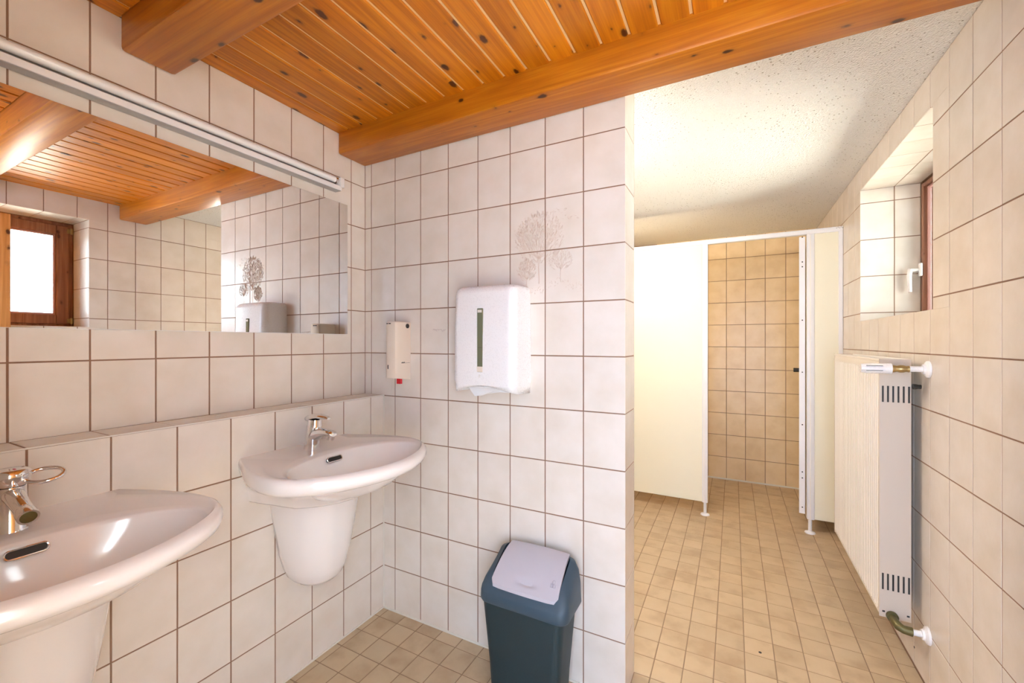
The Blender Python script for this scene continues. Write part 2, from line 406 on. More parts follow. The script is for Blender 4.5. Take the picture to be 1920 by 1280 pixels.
# ------------------------------------------------------------------ structure: back wall, rear wall with doorway
bm = bmesh.new(); bx(bm, (XL - .28, YB + TT, -.15), (1.035, YB + .24, ZT)); wall_back = struct(obj('wall_back', bm, 'grout', origin=(0, 0, 0)))
for (x0, x1) in cells(XL, XR, -.055, .1525):
    for (z0, z1) in cells(.012, ZPLASTER, .159 + CZ, .2018):
        if x1 < -.62: continue
        tile(wall_back, ((x0 + x1) / 2, YB + TT, (z0 + z1) / 2), (1, 0, 0), (0, 0, 1), x1 - x0, z1 - z0, 'tile_warm_lit')
DX0, DX1, DZ = -.29, .585, 2.03
bm = bmesh.new(); bx(bm, (XL - .28, YREAR - .22, -.15), (DX0, YREAR, ZT)); bx(bm, (DX1, YREAR - .22, -.15), (1.035, YREAR, ZT)); bx(bm, (DX0, YREAR - .22, DZ), (DX1, YREAR, ZT))
struct(obj('wall_rear', bm, 'shell', origin=(0, 0, 0)))

struct(box('wall_light_blocker', (-7, -3.3, -.155), (7, -3.0, 3.4), 'blocker'), 'grey yard wall added outside the doorway to dim its light')  # added unseen wall, cuts the daylight coming through the doorway
# ------------------------------------------------------------------ structure: ceilings
bm = bmesh.new(); bx(bm, (XL - .29, YREAR - .21, ZWOOD + .005), (1.03, 1.49, ZT + .06)); ceil = struct(obj('ceiling', bm, 'tongue', origin=(0, 0, 0)), 'wooden ceiling of varnished pine boards')
bm = bmesh.new(); bx(bm, (XL - .29, 1.49, ZPLASTER), (1.03, YB + .23, ZT + .06)); struct(obj('ceiling.001', bm, 'plaster', origin=(0, 0, 0)), 'rough white plaster ceiling beyond the beam')
def plank_mesh(w, L):
    bm = bmesh.new(); w2 = w / 2; c = .003; t = .0055
    prof = [(-w2, t), (-w2, c), (-w2 + c, 0), (w2 - c, 0), (w2, c), (w2, t)]
    A = [bm.verts.new((x, -L / 2, z)) for x, z in prof]; B = [bm.verts.new((x, L / 2, z)) for x, z in prof]
    for i in range(5): bm.faces.new((A[i], A[i + 1], B[i + 1], B[i]))
    bm.faces.new(A); bm.faces.new(list(reversed(B)))
    bmesh.ops.recalc_face_normals(bm, faces=bm.faces)
    me = bpy.data.meshes.new('plank'); bm.to_mesh(me); bm.free(); me.materials.append(M['plank']); return me
_pm = {}
for (y0, y1) in ((YREAR, .558), (.698, 1.332)):
    for (x0, x1) in cells(XL, XR, -1.522, .0884, .0085, .01):
        k = (round(x1 - x0, 4), y0)
        if k not in _pm: _pm[k] = plank_mesh(x1 - x0, y1 - y0)
        o = bpy.data.objects.new('plank', _pm[k]); COL.objects.link(o); o.parent = ceil; o.location = ((x0 + x1) / 2, (y0 + y1) / 2, ZWOOD - .0005)

# beams
def beam(y0, y1, label):
    o = box('ceiling_beam', (XL + .001, y0, ZBEAM), (XR - .001, y1, ZWOOD + .03), 'beam', bev=.011, seg=2)
    return tag(o, label, 'beam', 'ceiling beams')
beam(1.330, 1.489, 'varnished pine beam running along the top of the tiled partition')
beam(.560, .697, 'varnished pine beam crossing the ceiling above the mirror lamp')

# trims
tr1 = struct(box('trim_1', (XF, YP - .004, 0), (XE, YP + .001, .008), 'silicone'))
tr2 = struct(box('trim_2', (XF - .001, YREAR, 0), (XF + .003, YP - .004, .007), 'silicone'))
tr3 = struct(box('trim_3', (-.62, YB - .004, 0), (XR, YB + .001, .013), 'silicone'))
tr4 = struct(box('trim_4', (XF - .0015, YREAR, ZLEDGE - .003), (XF + .0012, YP, ZLEDGE + .0006), 'silicone'))
tr5 = struct(box('trim_5', (XF - .001, YP - .004, .007), (XF + .003, YP + .001, ZLEDGE), 'silicone'))

# ------------------------------------------------------------------ windows
def window(idx, wn, handle, label, fw, sw):
    y0, y1, z0, z1 = wn; xa, xb = XWIN, XWIN + .065
    root = bpy.data.objects.new('window_%d' % idx, None); COL.objects.link(root); root.location = (XWIN, (y0 + y1) / 2, z0); struct(root, label)
    def rim(nm, x0, x1, a0, a1, c0, c1, w, m, bev=.003):
        bm = bmesh.new()
        bx(bm, (x0, a0, c0), (x1, a0 + w, c1), bev); bx(bm, (x0, a1 - w, c0), (x1, a1, c1), bev)
        bx(bm, (x0 + .0004, a0 + w - .001, c0), (x1 - .0004, a1 - w + .001, c0 + w), bev); bx(bm, (x0 + .0004, a0 + w - .001, c1 - w), (x1 - .0004, a1 - w + .001, c1), bev)
        return obj(nm, bm, m, root, origin=((x0 + x1) / 2, (a0 + a1) / 2, (c0 + c1) / 2))
    rim('frame', xa + .012, xb, y0 + .001, y1 - .001, z0 + .001, z1 - .001, fw, 'frame_wood')
    e = fw - .012
    sash = rim('sash', xa, xb - .012, y0 + e, y1 - e, z0 + e, z1 - e, sw, 'frame_wood', .004)
    q = e + sw
    bd = rim('glazing_bead', xa + .016, xa + .03, y0 + q, y1 - q, z0 + q, z1 - q, .012, 'bead', .002)
    gl = box('pane', (xa + .030, y0 + q, z0 + q), (xa + .034, y1 - q, z1 - q), 'glass', root)
    if handle:
        hy, hz = y1 - e - sw * .5, z0 + (z1 - z0) * .365
        h = obj('handle', hb(xa, hy, hz), 'white_plastic', root, 40, origin=(xa, hy, hz)); h['label'] = 'white lever handle'
    else:
        for zz in (z0 + .045, z1 - .055):
            bm = bmesh.new(); tube(bm, [(xa - .008, y1 - e * .6, zz - .02), (xa - .008, y1 - e * .6, zz + .02)], .007, 10); bx(bm, (xa - .006, y1 - e - .012, zz - .015), (xa, y1 - .004, zz + .015), .001)
            obj('hinge', bm, 'brass', root, 40, origin=(xa, y1, zz))
    return root
def hb(x, y, z):
    bm = bmesh.new()
    bx(bm, (x - .012, y - .014, z - .034), (x, y + .014, z + .034), .004, 2)
    tube(bm, [(x - .008, y, z), (x - .052, y, z)], .009, 12)
    tube(bm, [(x - .046, y, z + .006), (x - .050, y, z - .03), (x - .047, y, z - .115)], [.0105, .0105, .0085], 12)
    return bm
window(1, W1, True, 'small brown wooden window above the radiator', .022, .022)
window(2, W2, False, 'brown wooden window reflected in the mirror', .035, .062)

# door leaf standing open against the right wall behind the viewer, seen in the mirror
d = bpy.data.objects.new('door_1', None); COL.objects.link(d); d.location = (.575, -.05, 0); struct(d, 'orange pine door standing open beside the reflected window')
box('leaf', (.556, -.055, .012), (.594, .818, 2.005), 'door_wood', d, bev=.003)
bm = bmesh.new(); tube(bm, [(.556, .755, 1.05), (.515, .755, 1.05), (.512, .74, 1.05), (.512, .64, 1.05)], .009, 10); bx(bm, (.552, .74, .93), (.557, .77, 1.12), .001)
obj('handle', bm, 'chrome', d, 40, origin=(.55, .75, 1.05))

# ------------------------------------------------------------------ mirror and lamp
mr_ = thing('wall_mirror', 'wide frameless mirror on the tiled wall above the washbasins', 'mirror', (XL, (MY0 + MY1) / 2, MZ0))
box('mirror_glass', (XL + .0008, MY0, MZ0), (XL + .006, MY1, MZ1), 'mirror', mr_)
box('edge_strip', (XL + .0006, MY0, MZ0 - .0012), (XL + .0062, MY1, MZ0), 'alu', mr_)
lp = thing('tube_lamp', 'long white fluorescent tube lamp mounted above the mirror', 'lamp', (XL, .72, .675 + CZ))
zb = .675 + CZ; LY0, LY1 = .085, 1.318
bm = bmesh.new(); bx(bm, (XL + .0005, LY0, zb), (XL + .041, LY1, zb + .021), .003); bx(bm, (XL + .0005, LY0, zb + .0195), (XL + .006, LY1, zb + .052), .001)
obj('housing', bm, 'lamp_grey', lp, origin=(XL, .72, zb))
bm = bmesh.new(); tube(bm, [(XL + .026, LY0 + .02, zb + .0465), (XL + .026, LY1 - .008, zb + .0465)], .0132, 20); obj('tube', bm, 'tube', lp, 40, origin=(XL + .03, .72, zb + .04))
for yy in (LY0, LY1):
    s = -1 if yy == LY0 else 1
    bm = bmesh.new(); bx(bm, (XL + .012, yy - .010, zb + .016), (XL + .047, yy + .012, zb + .060), .004, 2)
    obj('socket', bm, 'white_plastic', lp, 40, origin=(XL + .03, yy, zb + .03))
    bm = bmesh.new(); tube(bm, [(XL + .026, yy - s * .026, zb + .0465), (XL + .026, yy - s * .011, zb + .0465)], .0138, 16); obj('end_cap', bm, 'chrome', lp, 40, origin=(XL + .03, yy, zb + .04))
bm = bmesh.new(); bx(bm, (XL + .0395, LY0, zb + .001), (XL + .0425, LY1, zb + .0205), .001); obj('front_lip', bm, 'lamp_white', lp, origin=(XL + .04, .72, zb + .02))

# lamp on the hidden back side of the partition, lights the cubicle corridor
wl = thing('bulkhead_lamp', 'lit white bulkhead lamp on the back of the partition wall', 'lamp', (-1.05, YPB, 1.92))
box('lamp_base', (-1.36, YPB + .003, 1.86), (-.74, YPB + .035, 1.98), 'lamp_white', wl, bev=.006, seg=2)
m, n, l, b = mat('lit_opal_shade'); b.inputs['Base Color'].default_value = (.9, .88, .82, 1); b.inputs['Emission Color'].default_value = (1, .94, .84, 1); b.inputs['Emission Strength'].default_value = 50; M['lit'] = m
bm = bmesh.new(); bx(bm, (-1.34, YPB + .036, 1.875), (-.76, YPB + .10, 1.965), .028, 4); obj('lamp_shade', bm, 'lit', wl, 50, origin=(-1.05, YPB + .07, 1.92))

# ------------------------------------------------------------------ washbasins
HALF = [(0, .222), (.05, .244), (.12, .273), (.20, .296), (.28, .306), (.34, .296), (.40, .262), (.45, .205), (.485, .14), (.508, .07), (.515, 0)]
def catmull(P, n=6):
    out = []
    for i in range(len(P) - 1):
        p0 = P[max(i - 1, 0)]; p1 = P[i]; p2 = P[i + 1]; p3 = P[min(i + 2, len(P) - 1)]
        if i == len(P) - 2: p3 = (P[-2][0], -P[-2][1])
        for k in range(n):
            t = k / n
            out.append(tuple(.5 * (2 * p1[j] + (p2[j] - p0[j]) * t + (2 * p0[j] - 5 * p1[j] + 4 * p2[j] - p3[j]) * t * t + (3 * p1[j] - p0[j] - 3 * p2[j] + p3[j]) * t ** 3) for j in (0, 1)))
    out.append(P[-1]); return out
hc = catmull(HALF, 5)
OUT = [(a, b) for a, b in hc] + [(a, -b) for a, b in reversed(hc[:-1])]
nb = 12
OUT += [(0, -.222 + .444 * k / nb) for k in range(1, nb)]
NO = len(OUT)
CDX = .315                                                  # bowl centre
def offs(ring, d):
    """inset a closed (dx, y) ring by d"""
    res = []; n_ = len(ring)
    for i, (x, y) in enumerate(ring):
        a = Vector(ring[i - 1]); b = Vector(ring[(i + 1) % n_]); t = (b - a)
        t.normalize(); nn = Vector((t.y, -t.x))             # ring runs +y side -> front -> -y side
        p = Vector((x, y)) - nn * (-d) * -1
        res.append((max(0.0005, p.x), p.y))
    return res
def angof(p): return math.atan2(p[1], p[0] - CDX)
def ell(a, b, cx=CDX):
    out = []
    for p in OUT:
        t = math.atan2(p[1] / a, (p[0] - CDX) / b)
        s = b if math.cos(t) > 0 else b
        out.append((cx + s * math.cos(t), a * math.sin(t)))
    return out
def lerp(A, B, t): return [(a[0] * (1 - t) + b[0] * t, a[1] * (1 - t) + b[1] * t) for a, b in zip(A, B)]
def scale_ring(sy, sx):
    return [(p[0] * sx, p[1] * sy) for p in OUT]
def washbasin(yc, zr, label, pl):
    root = thing('washbasin', label, 'sink', (XF, yc, zr - .53), 'washbasins on the tiled ledge wall')
    def R(ring, z): return [(XF + .0006 + max(p[0], 0), yc + p[1], zr + z) for p in ring]
    inn = ell(.256, .151, .333)
    BP = [(0, .189), (.06, .181), (.10, .172), (.15, .165), (.20, .154), (.235, .128), (.265, .095), (.29, .054), (.302, 0), (.31, 0)]
    def fb(x):
        for (xa_, ya_), (xb_, yb_) in zip(BP, BP[1:]):
            if x <= xb_: return ya_ + (yb_ - ya_) * (x - xa_) / (xb_ - xa_)
        return 0
    low = []
    for p_ in OUT:
        x_ = p_[0] * .302 / .515
        low.append((x_, (1 if p_[1] >= 0 else -1) * fb(x_) if p_[0] > 1e-6 else p_[1] * .189 / .222))
    low2 = [(a_ * .97, b_ * .97) for a_, b_ in low]
    mid = lerp(low, scale_ring(.97, .93), .42); hi_ = lerp(low, scale_ring(.985, .96), .80)
    rings = [R([(a_ * .8, b_ * .8) for a_, b_ in low], -.157), R(low2, -.157), R(low, -.150), R(lerp(low, mid, .25), -.120), R(mid, -.086), R(hi_, -.064), R(scale_ring(.972, .945), -.052), R(scale_ring(.992, .98), -.043),
             R(OUT, -.026), R(scale_ring(.998, .995), -.012), R(scale_ring(.985, .975), -.003), R(scale_ring(.968, .955), 0), R(lerp(scale_ring(.968, .955), inn, .35), -.0035), R(lerp(scale_ring(.968, .955), inn, .8), -.006),
             R(inn, -.0085), R(ell(.2535, .1485, .333), -.0115), R(ell(.250, .145, .333), -.018), R(ell(.238, .136, .331), -.040), R(ell(.205, .122, .325), -.070), R(ell(.16, .095, .315), -.104), R(ell(.10, .062, .305), -.124), R(ell(.05, .04, .30), -.131), R(ell(.022, .022, .30), -.134)]
    bm = bmesh.new(); loft(bm, rings, True, True)
    obj('basin', bm, 'ceramic', root, 60, origin=(XF, yc, zr))
    # drain and overflow
    bm = bmesh.new(); tube(bm, [(XF + .30, yc, zr - .1345), (XF + .30, yc, zr - .130)], .030, 24); obj('drain', bm, 'chrome', root, 40, origin=(XF + .3, yc, zr - .13))
    c = Vector((XF + .198, yc, zr - .0285)); ud = Vector((.42, 0, -.9)).normalized()      # down the back slope of the bowl
    nn = Vector((.9, 0, .42)).normalized()
    def slot(w, h, off):
        pts = []
        for k in range(20):
            t = 2 * math.pi * k / 20; y = math.cos(t) * h + (w - h if math.cos(t) > 0 else -(w - h)); pts.append(c + nn * off + Vector((0, 1, 0)) * y + ud * math.sin(t) * h)
        return pts
    bm = bmesh.new(); tube(bm, slot(.031, .0085, .003), .0022, 8, closed=True); ov = obj('overflow_ring', bm, 'chrome', root, 40, origin=tuple(c))
    bm = bmesh.new(); v = [bm.verts.new(p) for p in slot(.031, .0085, .0015)]; v2 = [bm.verts.new(p - nn * .006) for p in slot(.031, .0085, .0015)]
    bm.faces.new(v)
    for k in range(20): bm.faces.new((v[k], v[(k + 1) % 20], v2[(k + 1) % 20], v2[k]))
    obj('overflow_hole', bm, 'dark', ov, origin=tuple(c))
    # half pedestal
    bm = bmesh.new(); rg = []
    for zz, hw, dp in [(-.150, .152, .235), (-.20, .142, .222), (-.30, .130, .205), (-.38, .117, .192), (-.44, .099, .178), (-.470, .088, .168), (-.487, .074, .152), (-.495, .052, .12)]:
        ring = []
        for k in range(28):
            a = math.radians(-128 + 256 * k / 27); ca, sa = math.cos(a), math.sin(a)
            ring.append((XF + max(.0006, .062 + (dp - .062) * (1 if ca > 0 else -1) * abs(ca) ** .85), yc + .024 + hw * (1 if sa > 0 else -1) * abs(sa) ** .9, zr + zz))
        rg.append(ring)
    loft(bm, rg, True, True); obj('half_pedestal', bm, 'ceramic', root, 50, origin=(XF, yc, zr - .3))
    return root
ZRIM = -.391 + CZ
washbasin(1.047, ZRIM, 'white washbasin nearest the tiled partition, below the mirror corner', 0)
washbasin(.300, ZRIM - .005, 'white washbasin in the near left corner, cut off by the frame edge', 0)

# faucet on far basin: single lever mixer
def faucet_a(yc, zd):
    x0 = XF + .080
    root = thing('lever_faucet', 'chrome single lever faucet with slanted body on the far washbasin', 'faucet', (x0, yc, zd))
    bm = bmesh.new(); rg = []
    for t, cx, rx, ry in [(0, 0, .030, .028), (.04, .001, .0305, .0285), (.25, .003, .028, .0265), (.5, .007, .027, .026), (.75, .010, .0275, .0265), (1, .012, .0265, .0255)]:
        rg.append([(x0 + cx + rx * math.cos(2 * math.pi * k / 24), yc + ry * math.sin(2 * math.pi * k / 24), zd + t * .088) for k in range(24)])
    loft(bm, rg, True, True); obj('body', bm, 'chrome', root, 50, origin=(x0, yc, zd))
    bm = bmesh.new(); rg = []
    for t, z, hw, hh in [(0, .050, .024, .030), (.25, .060, .0225, .022), (.5, .067, .0205, .0155), (.75, .068, .019, .0125), (.94, .065, .018, .0115), (1, .063, .013, .008)]:
        x = x0 + .010 + t * .108
        rg.append([(x, yc + hw * math.cos(2 * math.pi * k / 20), zd + z + hh * math.sin(2 * math.pi * k / 20)) for k in range(20)])
    loft(bm, rg, True, True); sp = obj('spout', bm, 'chrome', root, 50, origin=(x0 + .06, yc, zd + .065))
    bm = bmesh.new(); tube(bm, [(x0 + .102, yc, zd + .060), (x0 + .102, yc, zd + .044)], .0135, 16); obj('aerator', bm, 'chrome', sp, 40, origin=(x0 + .104, yc, zd + .05))
    bm = bmesh.new(); tube(bm, [(x0 + .016, yc, zd + .086), (x0 + .018, yc, zd + .112)], [.0255, .024], 24); lv = obj('cartridge_cap', bm, 'chrome', root, 40, origin=(x0 + .016, yc, zd + .1))
    bm = bmesh.new(); rg = []
    for x, z, hw, hh in [(-.018, .108, .014, .008), (-.012, .113, .023, .012), (.015, .120, .0255, .012), (.045, .124, .021, .009), (.078, .122, .015, .006), (.092, .119, .008, .003)]:
        rg.append([(x0 + x, yc + hw * math.cos(2 * math.pi * k / 16), zd + z + hh * math.sin(2 * math.pi * k / 16)) for k in range(16)])
    loft(bm, rg, True, True); obj('lever', bm, 'chrome', root, 50, origin=(x0 + .03, yc, zd + .12))
faucet_a(1.045, ZRIM - .005)
def faucet_b(yc, zd):
    x0 = XF + .100
    root = thing('loop_faucet', 'chrome faucet with round cap and loop lever at the left frame edge', 'faucet', (x0, yc, zd))
    bm = bmesh.new(); tube(bm, [(x0, yc, zd), (x0, yc, zd + .004), (x0, yc, zd + .06), (x0, yc, zd + .094)], [.027, .0255, .0245, .0235], 28); obj('body', bm, 'chrome', root, 50, origin=(x0, yc, zd))
    bm = bmesh.new(); tube(bm, [(x0 + .008, yc, zd + .078), (x0 + .030, yc, zd + .074), (x0 + .07, yc, zd + .062), (x0 + .092, yc, zd + .054)], [.018, .0165, .0145, .0135], 20); sp = obj('spout', bm, 'chrome', root, 40, origin=(x0 + .05, yc, zd + .07))
    bm = bmesh.new(); tube(bm, [(x0 + .083, yc, zd + .058), (x0 + .094, yc, zd + .054), (x0 + .109, yc, zd + .0485)], [.0145, .0165, .0165], 20); obj('aerator', bm, 'chrome', sp, 40, origin=(x0 + .1, yc, zd + .05))
    bm = bmesh.new(); tube(bm, [(x0 + .1088, yc, zd + .0486), (x0 + .1096, yc, zd + .0483)], .0125, 20); obj('aerator_screen', bm, 'brass_old', sp, 40, origin=(x0 + .11, yc, zd + .048))
    bm = bmesh.new(); tube(bm, [(x0, yc, zd + .094), (x0, yc, zd + .098), (x0, yc, zd + .113), (x0, yc, zd + .120)], [.022, .028, .031, .031], 28)
    tube(bm, [(x0, yc, zd + .120), (x0, yc, zd + .127), (x0, yc, zd + .131)], [.031, .0295, .022], 28)
    cap = obj('cap', bm, 'chrome', root, 50, origin=(x0, yc, zd + .11))
    bm = bmesh.new(); bx(bm, (x0 + .006, yc + .001, zd + .1305), (x0 + .017, yc + .0045, zd + .1318)); obj('hot_mark', bm, 'red', cap, origin=(x0, yc, zd + .131))
    dr = Vector((.55, .83, 0)).normalized(); sd = Vector((-dr.y, dr.x, 0)); c = Vector((x0, yc, zd + .113)); P = []
    for k in range(24):
        a = 2 * math.pi * k / 24; P.append(c + dr * (.052 + .030 * math.cos(a)) + sd * .022 * math.sin(a) + Vector((0, 0, .010 * math.sin(a) - .002)))
    bm = bmesh.new(); tube(bm, P, .0042, 10, closed=True); obj('loop_lever', bm, 'chrome', cap, 40, origin=tuple(c + dr * .05))
faucet_b(.300, ZRIM - .011)

# ------------------------------------------------------------------ towel dispenser
def towel_dispenser():
    x0, x1, y0, y1, z0, z1 = -.980, -.700, YP - .135, YP - .0006, -.176 + CZ, .216 + CZ
    root = thing('towel_dispenser', 'white folded paper towel dispenser with narrow level window on the partition', 'dispenser', ((x0 + x1) / 2, y1, z0))
    bm = bmesh.new(); N = 28
    def section(z, ins, front):
        P = []; hw = (x1 - x0) / 2 - ins; cx = (x0 + x1) / 2; dep = y1 - y0; r = .034
        P.append((cx - hw - .003, y1, z))
        for k in range(9):
            a = math.pi / 2 * k / 8; P.append((cx - hw + r * (1 - math.cos(a)) * 1, y0 + front + r * (1 - math.sin(a)), z))
        for k in range(1, 10): P.append((cx - hw + r + (2 * hw - 2 * r) * k / 10, y0 + front - .003 * math.sin(math.pi * k / 10), z))
        for k in range(9):
            a = math.pi / 2 * (1 - k / 8); P.append((cx + hw - r * (1 - math.cos(a)), y0 + front + r * (1 - math.sin(a)), z))
        P.append((cx + hw + .003, y1, z)); return P
    rg = []
    for z, i, f in [(z0 + .012, .002, .004), (z0 + .03, 0, 0), (z0 + .2, .001, .001), (z1 - .03, .003, .006), (z1 - .012, .005, .012), (z1 - .004, .010, .022), (z1, .018, .034)]: rg.append(section(z, i, f))
    # wavy lower front lip
    low = []
    for p in section(z0, .004, .006):
        u = (p[0] - (x0 + x1) / 2) / ((x1 - x0) / 2); back = (p[1] - y0) / (y1 - y0)
        low.append((p[0], p[1], z0 - .004 + (.016 * math.cos(u * 2.2) if back < .3 else 0) - .018 * back))
    rg = [low] + rg
    loft(bm, rg, False, True)
    ob = obj('cover', bm, 'white_plastic', root, 35, origin=((x0 + x1) / 2, y0, z0)); ob.modifiers.new('wall', 'SOLIDIFY').thickness = .003
    cx = (x0 + x1) / 2 - .006
    b_ = box('level_window', (cx - .013, y0 - .0035, z0 + .062), (cx + .013, y0 + .004, z1 - .088), 'smoke', root, bev=.002)
    box('window_label', (cx - .009, y0 - .0042, z1 - .104), (cx + .009, y0 - .003, z1 - .094), 'silicone', b_)
    box('stop', (cx - .010, y0 - .004, z0 + .155), (cx + .011, y0 - .003, z0 + .1558), 'dark', b_)
    box('paper_edge', (cx - .012, y0 - .0041, z0 + .064), (cx + .012, y0 - .003, z0 + .084), 'beige_plastic', b_)
    box('tray', (x0 + .012, y0 + .020, z0 + .002), (x1 - .012, y1 - .002, z0 + .008), 'white_plastic', root, bev=.001)
    bm = bmesh.new()
    def sheet(P, t=.0012):
        a = [bm.verts.new(p) for p in P]; b2 = [bm.verts.new((p[0], p[1] + t, p[2] - t)) for p in P]; n_ = len(P)
        bm.faces.new(a); bm.faces.new(list(reversed(b2)))
        for k in range(n_): bm.faces.new((a[k], a[(k + 1) % n_], b2[(k + 1) % n_], b2[k]))
    yz = y0 + .05
    sheet([(x0 + .045, yz, z0 + .001), (x0 + .085, yz - .012, z0 - .034), (x0 + .115, yz - .005, z0 - .030), (x0 + .165, yz, z0 - .012), (x0 + .15, yz + .005, z0 + .002)])
    sheet([(x0 + .12, yz + .01, z0 + .002), (x0 + .115, yz + .004, z0 - .026), (x0 + .19, yz + .004, z0 - .015), (x1 - .05, yz + .006, z0 - .016), (x1 - .045, yz + .012, z0 + .002)])
    obj('paper_towel', bm, 'paper', root, origin=(cx, yz, z0))
    # small embossed mark under the window
    bm = bmesh.new(); tube(bm, [(cx - .003, y0 - .003, z0 + .042), (cx - .003, y0 - .003, z0 + .054)], .001, 6); tube(bm, [(cx - .003 , y0 - .003, z0 + .053), (cx + .003, y0 - .003, z0 + .05), (cx - .002, y0 - .003, z0 + .047)], .001, 6)
    obj('embossed_mark', bm, 'silicone', root, origin=(cx, y0, z0 + .05))
towel_dispenser()

# ------------------------------------------------------------------ narrow beige dispenser
def soap():
    x0, x1, y0, y1, z0, z1 = -1.366, -1.303, YP - .098, YP - .0006, -.158 + CZ, .092 + CZ
    root = thing('soap_dispenser', 'narrow beige wall dispenser with red tab beside the mirror corner', 'dispenser', ((x0 + x1) / 2, y1, z0))
    bm = bmesh.new(); rg = []
    for z, i in [(z0, 0), (z1 - .006, 0), (z1 - .002, .002), (z1, .006)]:
        P = [(x0 + i, y1, z), (x0 + i, y0 + .016 + i, z), (x0 + .003 + i, y0 + .006 + i, z), (x0 + .010 + i, y0 + .001 + i, z), (x0 + .02, y0 - .001 + i, z), (x1 - .014, y0 + i, z), (x1 - .005 - i, y0 + .003 + i, z), (x1 - .001 - i, y0 + .010 + i, z), (x1 - i, y0 + .02, z), (x1 - i, y1, z)]
        if z == z0: P = [(a, b, c - .012 * (b - y0) / (y1 - y0)) for a, b, c in P]
        rg.append(P)
    loft(bm, rg, True, True); obj('body', bm, 'beige_plastic', root, 30, origin=((x0 + x1) / 2, (y0 + y1) / 2, z0))
    bm = bmesh.new(); tube(bm, [(x1 - .002, y1 - .022, z1 - .019), (x1 + .0022, y1 - .022, z1 - .019)], .0105, 20); obj('lock', bm, 'black', root, 40, origin=(x1, y1 - .02, z1 - .02))
    bm = bmesh.new(); bx(bm, (x0 + .012, y0 - .0022, z1 - .012), (x0 + .02, y0, z1 - .008)); bx(bm, (x0 + .024, y0 - .0022, z1 - .012), (x0 + .036, y0, z1 - .008)); obj('mark', bm, 'dark', root, origin=(x0 + .02, y0, z1 - .01))
    box('slot', (x0 + .019, y0 - .0022, z0 + .040), (x0 + .023, y0, z0 + .058), 'black', root)
    bm = bmesh.new()                                                 # tiny printed wordmark and rule on the side
    for k in range(4): bx(bm, (x1 - .0005, y0 + .038 + k * .0055, z0 + .064 + (k % 2) * .0006), (x1 + .0006, y0 + .042 + k * .0055, z0 + .069 + (k % 2) * .001))
    bx(bm, (x1 - .0005, y0 + .058, z0 + .0648), (x1 + .0006, y1 - .006, z0 + .0658)); obj('print', bm, 'dark', root, origin=(x1, y0 + .06, z0 + .065))
    box('push_tab', (x1 - .030, y0 + .038, z0 - .028), (x1 - .006, y0 + .050, z0 + .002), 'red', root, bev=.001)
soap()
# faint residue of an old fixing on the tile
bm = bmesh.new()
for k in range(7):
    x = -1.175 + k * .0095; z = .052 + CZ + random.uniform(-.004, .004)
    tube(bm, [(x, YP - .0005, z), (x + .005, YP - .0007, z + random.uniform(-.006, .006)), (x + .012, YP - .0005, z + random.uniform(-.004, .004))], .0009, 6)
tag(obj('glue_residue', bm, 'residue', origin=(-1.14, YP, .05 + CZ)), 'faint smear of glue residue on the tile between the two dispensers', 'residue')

# ------------------------------------------------------------------ embossed trees across four partition tiles
bm = bmesh.new(); rr = random.Random(3)
jx = PX0 + 7 * TW; jz = Z0 - 2 * THH
def line(p, q, w):
    if any(abs(v - jx) < .002 for v in (p[0], q[0])): return
    for a, b_ in ((p[1], q[1]),):
        if abs(a - jz) < .002 or abs(b_ - jz) < .002: return
    if (p[0] - jx) * (q[0] - jx) < 0 or (p[1] - jz) * (q[1] - jz) < 0: return
    d_ = Vector((q[0] - p[0], q[1] - p[1])); L = d_.length
    if L < 1e-5: return
    nrm = Vector((-d_.y, d_.x)) / L * w / 2
    base = [(p[0] + nrm.x, p[1] + nrm.y), (p[0] - nrm.x, p[1] - nrm.y), (q[0] - nrm.x, q[1] - nrm.y), (q[0] + nrm.x, q[1] + nrm.y)]
    a = [bm.verts.new((u, YP + .0002, v)) for u, v in base]
    r1 = bm.verts.new((p[0], YP - .0010, p[1])); r2 = bm.verts.new((q[0], YP - .0010, q[1]))
    bm.faces.new((a[0], r1, r2, a[3])); bm.faces.new((a[1], a[2], r2, r1)); bm.faces.new((a[0], a[1], r1)); bm.faces.new((a[2], a[3], r2))
def rtree(x, z, trunk, rx, rz, n_tw, w=.0032):
    """trunk, fanning limbs and an egg-shaped crown full of small forked twigs"""
    n_ = 8; top = z + trunk
    for k in range(n_): line((x + .0006 * math.sin(k), z + trunk * k / n_), (x + .0006 * math.sin(k + 1), z + trunk * (k + 1) / n_), w)
    cz = top + rz * .78
    for k in range(9):
        a = math.pi / 2 + (k - 4) * .24; L = rz * (1.35 - .09 * abs(k - 4)); P = (x, top); m_ = 9
        for j in range(m_):
            Q = (P[0] + math.cos(a) * L / m_, P[1] + math.sin(a) * L / m_); line(P, Q, w * (.6 - .04 * j)); P = Q; a += (math.pi / 2 - a) * .05 + rr.uniform(-.12, .12)
    for k in range(n_tw):
        t = rr.uniform(0, 6.283); q = math.sqrt(rr.random()); px_ = x + rx * q * math.cos(t); pz_ = cz + rz * q * math.sin(t)
        a = math.atan2(pz_ - (top - rz * .3), px_ - x) + rr.uniform(-.25, .25); L = rr.uniform(.004, .0075)
        m2 = (px_ + math.cos(a) * L, pz_ + math.sin(a) * L); line((px_, pz_), m2, .0010)
        for da in (-.5, .5): line(m2, (m2[0] + math.cos(a + da) * L * .6, m2[1] + math.sin(a + da) * L * .6), .0008)
rtree(jx - .026, jz - .125, .095, .098, .100, 800)
rtree(jx + .063, jz - .125, .050, .043, .040, 190, .0022)
rtree(jx - .078, jz - .135, .030, .037, .042, 190, .0022)
